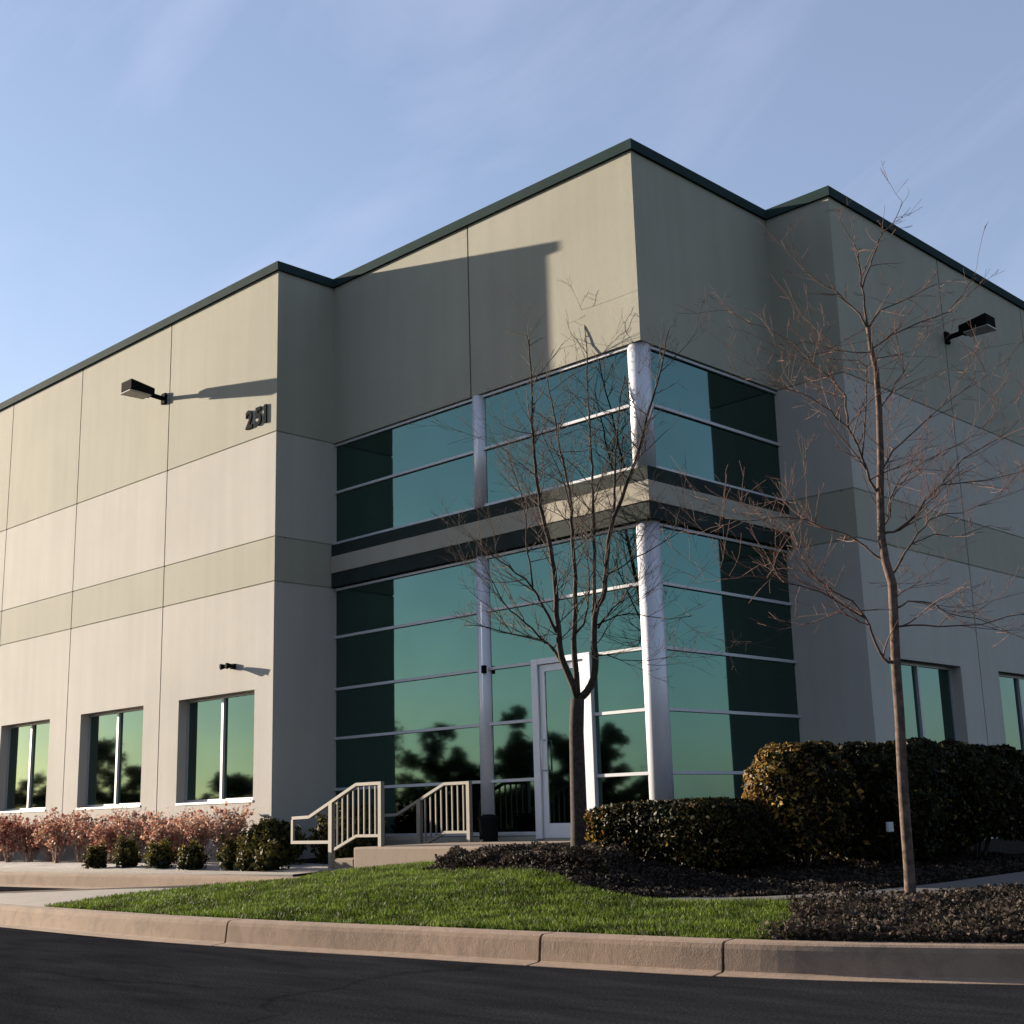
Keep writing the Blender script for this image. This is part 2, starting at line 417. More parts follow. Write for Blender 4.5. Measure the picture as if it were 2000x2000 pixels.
LAWN = [(-3.25, -6.4), (-3.45, -5.8), (-3.5, -5.1), (-3.0, -4.4), (-2.35, -3.85), (-2.75, -3.1), (-2.95, -2.35), (-1.35, -2.35), (-1.0, -3.05), (.4, -3.05), (1.3, -3.4), (2.0, -3.75), (2.8, -3.85), (3.5, -3.72), (4.3, -3.42),
        (4.45, -3.6), (4.5, -4.1), (4.95, -4.7), (5.25, -5.3), (5.5, -7), (-3.2, -7)]
def keep_lawn(P):
    k = inside(P, LAWN) & inside(P, LAND); i = np.where(k)[0]; k[i] = dist_poly(P[i], KL[::2]) > .32; return k
me = grid_mesh('lawn', -4, 6, -7, -2.3, .05, keep_lawn, lambda x, y: terrain(x, y)+.012, [TURF])
tag(link('lawn', me), kind='structure')
def grass_blades():
    n = 130000
    P = np.stack([RNG.uniform(-3.7, 5.6, n*2), RNG.uniform(-6.9, -2.35, n*2)], 1)
    P = P[keep_lawn(P)]
    dens = np.sin(P[:, 0]*3.1+np.sin(P[:, 1]*4.3)*1.5)*.5+np.sin(P[:, 0]*7.7-P[:, 1]*6.1)*.3
    P = P[RNG.uniform(size=len(P)) < .72+.28*dens][:n]
    z = terrain(P[:, 0], P[:, 1])+.008; m = len(P)
    big = .5+.5*np.sin(P[:, 0]*2.3+1.3*np.sin(P[:, 1]*3.7))
    h = RNG.uniform(.022, .05, m)*(1+.35*big); w_ = RNG.uniform(.003, .0065, m)
    a = RNG.uniform(0, 2*np.pi, m); lean = RNG.uniform(.1, .75, m)*h; la = RNG.uniform(0, 2*np.pi, m)
    B = np.c_[P, z]; dx = np.c_[np.cos(a), np.sin(a), np.zeros(m)]*w_[:, None]
    L = np.c_[np.cos(la), np.sin(la), np.zeros(m)]*lean[:, None]; U = np.c_[np.zeros((m, 2)), h]
    V = np.empty((m, 4, 3)); V[:, 0] = B-dx; V[:, 1] = B+dx; V[:, 2] = B+dx*.7+L*.45+U*.6; V[:, 3] = B+L+U
    me = np_mesh('grass', V.reshape(-1, 3), np.arange(m*4).reshape(m, 4), [BLADE])
    tag(link('grass', me), 'short green grass blades covering the lawn behind the kerb', 'grass', kind='stuff')
grass_blades()

def strip(name, C_, width, mat, lift=.02, closed=None):
    L = catmull(C_, .15); T = np.gradient(L, axis=0); T /= np.linalg.norm(T, axis=1)[:, None]; N = np.stack([-T[:, 1], T[:, 0]], 1)
    b = MB(); k = 4; vs = []
    for p, nn in zip(L, N):
        offs = [-width/2+width*j/k for j in range(k+1)]
        zz = [tz(p[0]+nn[0]*o, p[1]+nn[1]*o)+lift for o in offs]
        vs.append((p[0]+nn[0]*offs[0], p[1]+nn[1]*offs[0], zz[0]-.1))
        for o, z in zip(offs, zz): vs.append((p[0]+nn[0]*o, p[1]+nn[1]*o, z))
        vs.append((p[0]+nn[0]*offs[-1], p[1]+nn[1]*offs[-1], zz[-1]-.1))
    w_ = k+3; fs = []
    for i in range(len(L)-1):
        for j in range(w_-1): fs.append((i*w_+j, i*w_+j+1, (i+1)*w_+j+1, (i+1)*w_+j))
    b.add(vs, fs, mat); return tag(b.build(name), kind='structure')
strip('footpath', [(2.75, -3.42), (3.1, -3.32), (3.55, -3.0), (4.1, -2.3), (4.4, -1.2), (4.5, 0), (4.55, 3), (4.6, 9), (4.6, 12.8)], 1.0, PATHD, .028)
strip('footpath', [(-19.8, -2.97), (-12, -2.97), (-6, -2.92), (-4.6, -2.86), (-3.56, -2.75)], .46, PATH, .024)
strip('footpath', [(-4.25, -.35), (-4.25, -1.3), (-4.25, -2.62)], 1.15, PATH, .032)
# paved tip of the island, and pale gravel of the bed by the windows
def keep_tip(P):
    k = inside(P, LAND) & (P[:, 0] < -3.0) & (P[:, 1] < -4.1) & ~inside(P, LAWN); i = np.where(k)[0]; k[i] = dist_poly(P[i], KL[::2]) > .26; return k
tag(link('island_paving', grid_mesh('island_paving', -8, -2.9, -7, -4, .05, keep_tip, lambda x, y: terrain(x, y)+.016, [PATH])), kind='structure')
tag(link('gravel', grid_mesh('gravel', -19.5, -5.0, -2.75, -1.1, .1, lambda P: np.ones(len(P), bool), lambda x, y: terrain(x, y)+.01, [PALE])), kind='structure')

# ------------------------------------------------------------------ building
H = 10.0; A_ = 6.566; D1 = 1.151; B_ = 3.282; D2 = 1.11
ZA, ZB, ZC = 7.091, 5.364, 4.648
WT, WS = 2.998, 1.313
bld = thing('office_building', 'two storey beige concrete office building with green glass corner entrance and dark green roof edge', 'building', (0, 0, .3))
XF, YF = -24.5, 17.0     # how far the two wings run
# a facade frame: along coordinate a, outward o, z   ->  world
def frL(yp): return lambda a, o, z: (a, yp-o, z)
def frR(xp): return lambda a, o, z: (xp+o, a, z)
def fbox(b, fr, a0, a1, o0, o1, z0, z1, m): b.box(fr(a0, o0, z0), fr(a1, o1, z1), m)
def panel(fr, a0, a1, wins=(), zbot=.05, ztop=9.86, g=.014, top_only=False, th=.2, ends=(True, True)):
    """one tilt-up panel: painted slabs parted by recessed reveals, holes for windows"""
    b = MB(); x0 = a0+(g if ends[0] else 0); x1 = a1-(g if ends[1] else 0)
    lev = [(zbot, ZC-.013, BEI), (ZC+.013, ZB-.013, TAN), (ZB+.013, ZA-.013, BEI), (ZA+.013, ztop, TAN)]
    if top_only: lev = [(ZA, ztop, TAN)]
    for z0, z1, m in lev:
        hs = [w_ for w_ in wins if w_[2] < z1 and w_[3] > z0]
        if not hs: fbox(b, fr, x0, x1, -th, 0, z0, z1, m)
        else:
            wa, wb, w0, w1 = hs[0]
            fbox(b, fr, x0, wa, -th, 0, z0, z1, m); fbox(b, fr, wb, x1, -th, 0, z0, z1, m)
            fbox(b, fr, wa, wb, -th, 0, z0, w0, m); fbox(b, fr, wa, wb, -th, 0, w1, z1, m)
    if not top_only:
        for z in (ZC, ZB, ZA): fbox(b, fr, x0+.012, x1-.012, -th+.01, -.012, z-.013, z+.013, TAN)
    return b.build('wall_panel', bld)
def window(fr, a0, a1, z0=WS, z1=WT, dep=.16, dark=False):
    """aluminium window with two panes set back in its opening"""
    b = MB(); o0, o1 = -dep-.06, -dep; t = .045
    m = ALUF
    fbox(b, fr, a0, a1, o0, o1, z0, z0+t, m); fbox(b, fr, a0, a1, o0, o1, z1-t, z1, m)
    fbox(b, fr, a0, a0+t, o0, o1, z0+t, z1-t, m); fbox(b, fr, a1-t, a1, o0, o1, z0+t, z1-t, m)
    mid = (a0+a1)/2; fbox(b, fr, mid-.028, mid+.028, o0, o1+.02, z0+t, z1-t, m)
    wf = b.build('window_frame', bld)
    s = MB(); fbox(s, fr, a0, a1, -dep+.001, .012, z0-.035, z0-.0, ALUF); s.build('window_sill', wf)
    for p0, p1 in ((a0+t, mid-.028), (mid+.028, a1-t)):
        p = MB(); fbox(p, fr, p0, p1, o0+.02, o0+.035, z0+t, z1-t, GLASS); p.build('window_pane', wf)
FL2 = frL(-D1); FL1 = frL(0); FR1 = frR(0); FR2 = frR(D2)
LX = [XF, -22.7, -19.4, -16.12, -13.11, -9.83, -A_]
LW = {4: (-12.57, -10.36), 5: (-9.235, -7.05), 3: (-15.83, -13.77), 2: (-19.0, -16.9)}
for i in range(6):
    w_ = LW.get(i); hs = [(w_[0], w_[1], WS-.035, WT)] if w_ else []
    panel(FL2, LX[i], LX[i+1], hs, ends=(True, i < 5))
    if w_: window(FL2, *w_)
RY = [B_, 6.70, 9.95, 13.3, YF]
RW = {0: (3.85, 6.04), 1: (7.35, 9.50), 2: (10.7, 12.9)}
for i in range(4):
    w_ = RW.get(i); hs = [(w_[0], w_[1], WS-.035, WT)] if w_ else []
    panel(FR2, RY[i], RY[i+1], hs, ends=(i > 0, True))
    if w_: window(FR2, *w_)
# returns: left one faces +x, right one faces -y
FRL = frR(-A_); panel(FRL, -D1+.2, .20, ends=(False, False))
FRR = frL(B_); panel(FRR, -.20, D2-.2, ends=(False, False))
# concrete above the glass corner
panel(FL1, -A_, -3.25, top_only=True, ends=(False, True)); panel(FL1, -3.25, 0, top_only=True, ends=(True, False))
b = MB(); b.box((-.2, .2, ZA), (0, B_, 9.86), TAN); b.build('wall_panel', bld)
# dark sealant behind every panel joint
for x in LX[1:-1]:
    b = MB(); fbox(b, FL2, x-.0135, x+.0135, -.19, -.02, .06, 9.85, JOINT); b.build('joint_sealant', bld)
for y in RY[1:-1]:
    b = MB(); fbox(b, FR2, y-.0135, y+.0135, -.19, -.02, .06, 9.85, JOINT); b.build('joint_sealant', bld)
b = MB(); fbox(b, FL1, -3.2635, -3.2365, -.19, -.02, ZA+.01, 9.85, JOINT)
b.build('joint_sealant', bld)
# coping: a dark green metal cap along the whole roofline, in lengths butted together
def cope(a, bb, n):
    """a->bb along the wall, n = outward normal"""
    b = MB(); a = Vector(a); bb = Vector(bb); n = Vector(n); lo = (a-n*.30); hi = (bb+n*.045)
    b.box((min(lo.x, hi.x), min(lo.y, hi.y), 9.85), (max(lo.x, hi.x), max(lo.y, hi.y), 10.0), COPING)
    return b.build('coping', bld)
cope((XF, -D1, 0), (-A_+.045, -D1, 0), (0, -1, 0))
cope((-A_, -D1+.30, 0), (-A_, -.045, 0), (1, 0, 0))
cope((-A_-.30, 0, 0), (.045, 0, 0), (0, -1, 0))
cope((0, .30, 0), (0, B_-.045, 0), (1, 0, 0))
cope((-.30, B_, 0), (D2+.045, B_, 0), (0, -1, 0))
cope((D2, B_+.30, 0), (D2, YF, 0), (1, 0, 0))
# roof deck and rear walls
b = MB()
b.box((XF+.02, -D1+.21, 9.5), (-A_-.21, YF-.02, 9.6), TAN); b.box((-A_-.21, .21, 9.5), (-.21, YF-.02, 9.6), TAN); b.box((-.21, B_+.21, 9.5), (D2-.21, YF-.02, 9.6), TAN)
b.build('roof', bld)
b = MB(); b.box((XF-.2, -D1, .05), (XF-.001, YF+.2, 9.9), BEI); b.box((XF, YF+.001, .05), (D2, YF+.2, 9.9), BEI); b.build('rear_wall', bld)
# curtain wall -------------------------------------------------
G = dict(head=7.09, g1=6.25, g2=5.37, g3=4.64, g4=3.845, g5=3.01, g6=2.233, g7=1.444, base=.70)
cwall = []
E_ = .075
def pane(fr, a0, a1, z0, z1): 
    b = MB(); fbox(b, fr, a0, a1, -E_-.012, -E_, z0, z1, GLASS); b.build('glass_pane', bld)
def hbar(fr, a0, a1, z, h=.05, o=.02, name='mullion'):
    b = MB(); fbox(b, fr, a0, a1, -E_+.001, -E_+.04, z-h*.36, z+h*.36, MUL); return b.build(name, bld, bevel=.004)
upper = [G['g2'], G['g1'], G['head']]; lower = [G['base'], G['g7'], G['g6'], G['g5'], G['g4'], G['g3']]
def bay(fr, a0, a1, levels):
    for z0, z1 in zip(levels[:-1], levels[1:]): pane(fr, a0, a1, z0, z1)
for a0, a1 in ((-A_, -3.16), (-3.16, -.13)):
    bay(FL1, a0, a1, upper)
    for z, h in ((G['head']-.03, .055), (G['g1'], .06), (G['g2']+.025, .055), (G['g3']-.02, .055), (G['g4'], .06)): hbar(FL1, a0, a1, z, h)
bay(FL1, -A_, -3.16, lower)
for z in (G['g5'], G['g6'], G['g7']): hbar(FL1, -A_, -3.16, z, .06)
bay(FL1, -3.16, -2.13, lower); bay(FL1, -1.18, -.13, lower); bay(FL1, -2.13, -1.18, [G['g5'], G['g4'], G['g3']])
for z in (G['g5'], G['g6'], G['g7']): hbar(FL1, -3.16, -2.19, z, .06); hbar(FL1, -1.12, -.13, z, .06)
hbar(FL1, -3.16, -2.19, .73, .07); hbar(FL1, -1.12, -.13, .73, .07); hbar(FL1, -A_, -3.16, .73, .07)
def frR1in(a, o, z): return (o, a, z)
bay(frR(0), .13, B_, upper); bay(frR(0), .13, B_, lower)
for z, h in ((G['head']-.03, .055), (G['g1'], .06), (G['g2']+.025, .055), (G['g3']-.02, .055), (G['g4'], .06), (G['g5'], .06), (G['g6'], .06), (G['g7'], .06), (.73, .07)):
    hbar(frR(0), .13, B_, z, h)
# door frame and glass door
fr_ = MB()
fbox(fr_, FL1, -2.19, -2.075, -E_+.001, -.0, .66, 3.05, ALU); fbox(fr_, FL1, -1.235, -1.12, -E_+.001, -.0, .66, 3.05, ALU)
fbox(fr_, FL1, -2.075, -1.235, -E_+.001, -.0, 2.97, 3.05, ALU)
fr_.build('door_frame', bld, bevel=.004)
dr = MB(); y0, y1 = -E_+.003, -E_+.042
fbox(dr, FL1, -2.07, -1.97, y0, y1, .67, 2.965, ALU); fbox(dr, FL1, -1.34, -1.24, y0, y1, .67, 2.965, ALU)
fbox(dr, FL1, -1.97, -1.34, y0, y1, .67, .86, ALU); fbox(dr, FL1, -1.97, -1.34, y0, y1, 2.87, 2.965, ALU)
door = dr.build('door', bld, bevel=.003)
p = MB(); fbox(p, FL1, -1.97, -1.34, y0+.012, y0+.024, .86, 2.87, GLASS); p.build('door_glass', door)
p = MB(); p.tube([(-1.99, .035, 1.55), (-1.99, -.045, 1.55), (-1.99, -.045, 1.95), (-1.99, .035, 1.95)], .013, ALU); p.build('door_handle', door, smooth=True)
b = MB(); b.box((-A_, .04, .3), (-.2, .3, .697), TAN); b.box((-.2, .2, .3), (-.06, B_, .697), TAN); b.build('sill_wall', bld)
# dark backing right behind the glass so nothing shines through
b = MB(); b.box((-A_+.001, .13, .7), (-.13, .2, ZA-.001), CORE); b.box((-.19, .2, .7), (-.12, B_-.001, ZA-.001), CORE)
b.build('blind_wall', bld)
# spandrel band around the corner
def spandrel(o1, z0, z1, m, name):
    b = MB(); b.box((-A_+.002, -o1, z0), (o1, .12, z1), m); b.box((-.12, .12, z0), (o1, B_-.002, z1), m); return b.build(name, bld, bevel=.004)
spandrel(.035, 5.16, 5.355, SPAN, 'spandrel_channel'); spandrel(.05, 4.885, 5.16, SPANC, 'spandrel_panel'); spandrel(.035, 4.655, 4.885, SPAN, 'spandrel_channel')
# round columns
def column(cx, cy, r, z0, z1):
    b = MB(); b.tube([(cx, cy, z0), (cx, cy, z1)], r, ALU, 40); o = b.build('column', bld)
    for p_ in o.data.polygons: p_.use_smooth = len(p_.vertices) == 4
    return o
column(-.165, .165, .155, .45, 4.654); column(-.165, .165, .155, 5.356, ZA-.002)
c2 = column(-3.16, .125, .135, .45, 4.654); column(-3.16, .125, .135, 5.356, ZA-.002)
b = MB(); b.box((-3.12, -.04, 2.95), (-3.07, .02, 3.06), BLACKM); b.build('bracket', c2)

# numerals
ad = thing('address_number', 'dark metal street number 251 on the upper wall near the left corner', 'house number', (-7.05, -D1, 7.4))
for ch, x in (('2', -7.40), ('5', -7.14), ('1', -6.885)):
    cu = bpy.data.curves.new('numeral', 'FONT'); cu.body = ch; cu.size = .42; cu.extrude = .012; cu.offset = .013; cu.space_character = 1
    o = bpy.data.objects.new('tmp', cu); C.objects.link(o)
    bpy.context.view_layer.update()
    me = bpy.data.meshes.new_from_object(o.evaluated_get(bpy.context.evaluated_depsgraph_get())); bpy.data.objects.remove(o)
    me.materials.clear(); me.materials.append(BLACKM)
    xs = [v.co.x for v in me.vertices]; x_0 = min(xs)
    for v in me.vertices:
        X, Y, Z = v.co; v.co = (x+(X-x_0)*.93, -D1-.0135-Z, 7.305+Y)
    me.name = 'numeral'; link('numeral', me, ad)

# wall lamps
def wall_lamp(base, n, side, label):
    """n = outward direction of the wall, side = along the wall"""
    t = thing('wall_lamp', label, 'wall lamp', base, 'shoebox floodlights on the upper walls')
    B0 = Vector(base); n = Vector(n); s = Vector(side); up = Vector((0, 0, 1))
    def hexa(name, c0, c1, w0, w1, h0, h1, m):
        vs = []
        for c, w_, h in ((c0, w0, h0), (c1, w1, h1)):
            for a, q in ((-1,-1),(1,-1),(1,1),(-1,1)): vs.append(tuple(c+s*a*w_/2+up*q*h/2))
        b = MB(); b.add(vs, [(0,3,2,1),(4,5,6,7),(0,1,5,4),(1,2,6,5),(2,3,7,6),(3,0,4,7)], m)
        o = b.build(name, t, bevel=.01)
        bm = bmesh.new(); bm.from_mesh(o.data); bmesh.ops.recalc_face_normals(bm, faces=bm.faces); bm.to_mesh(o.data); bm.free(); return o
    hexa('bracket', B0+n*.001, B0+n*.05, .14, .14, .2, .2, BLACKM)
    hexa('arm', B0+n*.05, B0+n*.30+up*.02, .07, .07, .07, .07, BLACKM)
    hexa('housing', B0+n*.28+up*.05, B0+n*.78+up*.09, .24, .36, .13, .18, BLACKM)
    hexa('lens', B0+n*.36-up*.035, B0+n*.80-up*.03, .28, .36, .03, .03, LENS)
    return t
wall_lamp((-9.98, -D1, 8.46), (0, -1, 0), (1, 0, 0), 'black floodlight throwing a long shadow on the sunlit left wall')
wall_lamp((D2, 6.74, 8.46), (1, 0, 0), (0, 1, 0), 'black floodlight on the shaded right wall behind the bare tree')
# small light above the window
t = thing('security_light', 'small black twin wall light above the window nearest the corner', 'wall light', (-7.62, -D1, 3.41))
b = MB(); b.box((-7.67, -D1-.001, 3.37), (-7.57, -D1-.05, 3.45), BLACKM); b.build('base_plate', t)
for dx in (-.05, .05):
    b = MB(); b.tube([(-7.62+dx, -D1-.06, 3.41), (-7.62+dx*1.5, -D1-.12, 3.41), (-7.62+dx*1.8, -D1-.2, 3.40)], [.015, .03, .05], BLACKM, 10); b.build('lamp_head', t, smooth=True)

# ------------------------------------------------------------------ steps, railings
st = thing('entrance_steps', 'tan concrete landing and steps below the glass door', 'steps', (-3.4, -1.3, .33))
b = MB(); b.box((-3.25, -2.25, .25), (-.95, .035, .64), STEP); b.build('landing', st, bevel=.02)
b = MB(); b.box((-3.63, -2.25, .22), (-3.252, -.3, .50), STEP); b.build('step', st, bevel=.012)
def railing(Y, label):
    t = thing('handrail', label, 'handrail', (-3.4, Y, .5), 'pale metal handrails of the entrance steps')
    def P(x, z): return (x, Y, z)
    top = [P(-4.80, 1.02), P(-4.42, 1.03), P(-3.42, 1.425), P(-2.94, 1.425)]
    b = MB()
    for p, q in zip(top[:-1], top[1:]): b.bar(p, q, .045, .04, RAIL)
    b.build('top_rail', t)
    b = MB(); b.bar(P(-4.80, 1.0), P(-4.80, .70), .035, .045, RAIL); b.bar(P(-4.82, .70), P(-3.98, .70), .04, .04, RAIL); b.build('loop', t)
    def ztop(x): return 1.03+(x+4.42)/1.0*.395 if x < -3.42 else 1.425
    def zlow(x): return .60+(x+3.95)*.36 if x < -3.45 else .78
    b = MB(); b.bar(P(-3.95, .58), P(-3.42, .775), .04, .035, RAIL); b.bar(P(-3.42, .775), P(-2.94, .775), .04, .035, RAIL); b.build('bottom_rail', t)
    b = MB(); b.bar(P(-3.95, .30), P(-3.95, 1.20), .06, .07, RAIL); b.build('post', t)
    b = MB(); b.bar(P(-2.94, .6), P(-2.94, 1.445), .06, .06, RAIL); b.build('post', t)
    for x in np.linspace(-3.83, -3.05, 8):
        z0 = .58+(x+3.95)/.53*.195 if x < -3.42 else .775
        b = MB(); b.bar(P(x, z0), P(x, ztop(x)), .02, .02, RAIL); b.build('baluster', t)
railing(-2.05, 'pale tan metal handrail nearer the lawn, in front of the other')
railing(-.5, 'pale tan metal handrail nearer the glass, just left of the silver column')
# bin beside the column
t = thing('litter_bin', 'small dark bin at the foot of the slim silver column', 'bin', (-2.78, -.32, .64))
b = MB(); b.tube([(-2.78, -.3, .641), (-2.78, -.3, .93)], [.12, .14], BIN, 20); b.build('body', t)
b = MB(); b.tube([(-2.78, -.3, .931), (-2.78, -.3, .96), (-2.78, -.3, 1.0)], [.15, .15, .06], BIN, 20); b.build('lid', t)
t = thing('hedge_gap_plate', 'small pale plate on a stake, put in for a bright gap in the tall hedge beside the slender trunk', 'stand-in', (3.25, -.40, .3))
b = MB(); b.box((3.215, -.45, .71), (3.245, -.34, .81), BOXG); b.build('gap_plate', t, bevel=.006)  # plate added where bright wall shows through a gap in the hedge
b = MB(); b.tube([(3.23, -.39, .2), (3.23, -.39, .70)], .008, BLACKM, 8); b.build('stake', t)

# ------------------------------------------------------------------ shrubs and hedges
def blob_points(n, c, h, p=3.0, lump=.12, shell=.35, seed=0):
    """points in the outer shell of a lumpy superellipsoid with half sizes h"""
    rng = np.random.default_rng(seed)
    d = rng.normal(size=(n, 3)); d /= np.linalg.norm(d, axis=1)[:, None]
    d[:, 2] = np.where(d[:, 2] < -.75, -d[:, 2], d[:, 2])
    k = (np.abs(d)**p).sum(1)**(-1/p)
    ph = rng.uniform(0, 6, 6)
    l = 1+lump*(np.sin(d[:, 0]*5+ph[0])*np.sin(d[:, 1]*5+ph[1])+.6*np.sin(d[:, 2]*9+ph[2])*np.sin(d[:, 0]*9+ph[3])+.5*np.sin(d[:, 1]*13+ph[4]+d[:, 2]*11))
    r = k*l*(1-shell*rng.uniform(0, 1, n)**1.6)
    return np.array(c)+d*r[:, None]*np.array(h), d
def core_mesh(c, h, p, m, scale=.72):
    b = MB(); vs = []; fs = []; nu, nv = 18, 10
    for j in range(nv+1):
        th = math.pi*j/nv
        for i in range(nu):
            a = 2*math.pi*i/nu; d = np.array([math.sin(th)*math.cos(a), math.sin(th)*math.sin(a), math.cos(th)])
            k = (np.abs(d)**p).sum()**(-1/p); vs.append(tuple(np.array(c)+d*k*np.array(h)*scale))
    for j in range(nv):
        for i in range(nu): fs.append((j*nu+i, (j+1)*nu+i, (j+1)*nu+(i+1) % nu, j*nu+(i+1) % nu))
    b.add(vs, fs, m); return b
def shrub(name, label, cat, c, h, n, size, mats, p=3., group=None, seed=0, lump=.12, split=None, shell=.35):
    """leafy shrub: foliage of separate leaves over a dark inner mass, plus short stems"""
    gz = tz(c[0], c[1]); t = thing(name, label, cat, (c[0], c[1], gz), group)
    P, d = blob_points(n, c, h, p, lump, shell, seed)
    P = P[P[:, 2] > gz+.02]; d = (P-np.array(c)); d /= np.linalg.norm(d, axis=1)[:, None]
    V, F = leaves(P, size, d, 1.7, .9)
    mi = None
    if split is not None: mi = split(P).astype(int)
    link('foliage', np_mesh('foliage', V, F, mats, mi=mi), t)
    core_mesh(c, h, p, CORE).build('inner_branches', t)
    b = MB()
    for k in range(7):
        a = 6.28*k/7; b.tube([(c[0]+.12*math.cos(a)*h[0], c[1]+.12*math.sin(a)*h[1], gz-.03), (c[0]+.5*math.cos(a)*h[0], c[1]+.5*math.sin(a)*h[1], c[2])], [.02, .01], BARK1, 5)
    b.build('stem', t); return t
# clipped low hedge by the door, sunlight on its left end put in as bronze leaves
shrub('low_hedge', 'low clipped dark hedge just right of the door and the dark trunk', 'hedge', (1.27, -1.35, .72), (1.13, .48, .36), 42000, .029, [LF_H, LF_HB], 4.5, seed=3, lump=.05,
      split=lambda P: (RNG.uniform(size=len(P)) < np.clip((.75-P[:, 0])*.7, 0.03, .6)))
# tall hedge row along the right wing
G1 = 'tall clipped shrubs along the right wing'
shrub('tall_hedge', 'rounded tall shrub with bronze and yellow leaves painting its sunlit side at the hedge end nearest the door', 'hedge', (2.26, -.46, 1.02), (.58, .74, .64), 38000, .035, [LF_H, LF_HB], 2.3, G1, 11, .09,
      split=lambda P: RNG.uniform(size=len(P)) < np.clip(.95-(P[:, 0]-1.7)*.7, .15, .85))  # bronze share grows toward the sun, painting the lit side
shrub('tall_hedge', 'dark flat topped tall shrub in the middle of the hedge, behind the slender trunk', 'hedge', (2.60, .95, 1.03), (.66, 1.05, .63), 38000, .035, [LF_H, LF_HB], 4.5, G1, 12, .05,
      split=lambda P: RNG.uniform(size=len(P)) < .03)
shrub('tall_hedge', 'dark tall shrub at the far right end of the hedge', 'hedge', (2.78, 2.42, 1.04), (.66, .95, .60), 34000, .035, [LF_H, LF_HB], 3.2, G1, 13, .09,
      split=lambda P: RNG.uniform(size=len(P)) < .03)
# dark shrubs around the foot of the steps
shrub('evergreen_shrub', 'dark olive shrub at the wall corner left of the handrails', 'shrub', (-6.05, -1.5, .66), (.50, .36, .33), 4200, .035, [LF_O, LF_D], 2.2, None, 21, .2, lambda P: RNG.uniform(size=len(P)) < .5)
shrub('evergreen_shrub', 'dark olive shrub seen through the rear handrail', 'shrub', (-5.25, -.72, .72), (.55, .45, .42), 6000, .04, [LF_O, LF_D], 2.2, None, 22, .2, lambda P: RNG.uniform(size=len(P)) < .5)
# row of dwarf shrubs along the path
dw = [(-9.34, 'leftmost'), (-8.62, 'second from the left'), (-7.55, 'third from the left'), (-6.62, 'fourth from the left'), (-5.75, 'third from the right'), (-5.22, 'second from the right'), (-4.72, 'rightmost')]
for i, (x, w_) in enumerate(dw):
    s = .19+.03*((i*37) % 5)/4
    sh = .02*((i*53) % 3)
    shrub('dwarf_shrub', 'small round dark shrub, %s of seven along the path' % w_, 'shrub', (x, -2.42+.05*((i*29) % 3-1), tz(x, -2.42)+.14+sh), (s*(.8+.15*(i % 3)), s, .20+sh), 1500, .034, [LF_D, LF_O], 1.7, 'small round shrubs in a row along the path', 40+i, .38,
          lambda P, x=x: RNG.uniform(size=len(P)) < np.clip((P[:, 2]-.42)*5+.2-(P[:, 0]-x)*1.5, .02, .9))
def twiggy(name, label, x, y, hgt, rad, leafm, seed, nleaf, red):
    """many stemmed shrub almost bare, with some dry leaves"""
    rng = random.Random(seed); gz = tz(x, y); t = thing(name, label, 'shrub', (x, y, gz), 'thin red and pink shrubs in front of the windows')
    b = MB(); tips = []
    for k in range(34):
        a = rng.uniform(0, 6.28); rr_ = rng.uniform(.1, 1)*rad; hh = hgt*rng.uniform(.65, 1.08)
        p0 = Vector((x+rng.uniform(-.05, .05), y+rng.uniform(-.05, .05), gz-.02)); p2 = Vector((x+rr_*math.cos(a), y+rr_*math.sin(a)*.8, gz+hh))
        p1 = p0.lerp(p2, .5)+Vector((rng.uniform(-.06, .06), rng.uniform(-.06, .06), .06)); b.tube([p0, p1, p2], [.006, .0045, .0025], TWIGR, 4, False)
        for q in range(5):
            s = rng.uniform(.35, 1); m = (p0.lerp(p1, s*2) if s < .5 else p1.lerp(p2, s*2-1)); e = m+Vector((rng.uniform(-.14, .14), rng.uniform(-.14, .14), rng.uniform(.02, .16)))
            b.tube([m, e], [.003, .0015], TWIGR, 3, False); tips += [tuple(e), tuple(m.lerp(e, .5)), tuple(m)]
    b.build('stems', t)
    T = np.array(tips); idx = RNG.integers(0, len(T), nleaf); P = T[idx]+RNG.normal(0, .028, (nleaf, 3)); P[:, 2] = np.maximum(P[:, 2], gz+.1)
    V, F = leaves(P, .034, None, 1.5); link('foliage', np_mesh('foliage', V, F, leafm, mi=(RNG.uniform(size=nleaf) < red).astype(int)), t)
xs = np.linspace(-16.9, -6.95, 17)
near = {0: 'far left edge of the row'}
for i, x in enumerate(xs):
    if x < -13.6: L = 'crimson leaved thin shrub under the leftmost window'
    elif x < -10.2: L = 'sparse reddish thin shrub under the middle window'
    else: L = 'sparse pale pink thin shrub under the window nearest the corner'
    row = 'number %d from the left' % (i+1)
    where = ['beyond the left edge', 'at the left edge', 'just in from the left edge'][i] if i < 3 else None
    twiggy('thin_shrub', '%s, %s in its row' % (L, ['first','second','third','fourth','fifth','sixth','seventh','eighth','ninth','tenth','eleventh','twelfth','thirteenth','fourteenth','fifteenth','sixteenth','last'][i] if i < 16 else 'rightmost'),
           float(x), -1.72+.12*math.sin(i*2.1), .70+.10*math.sin(i*1.7), .60, [LF_P, LF_R], 100+i, 2200 if x < -12 else 1300, .72 if x < -13 else (.3 if x < -10 else .12))

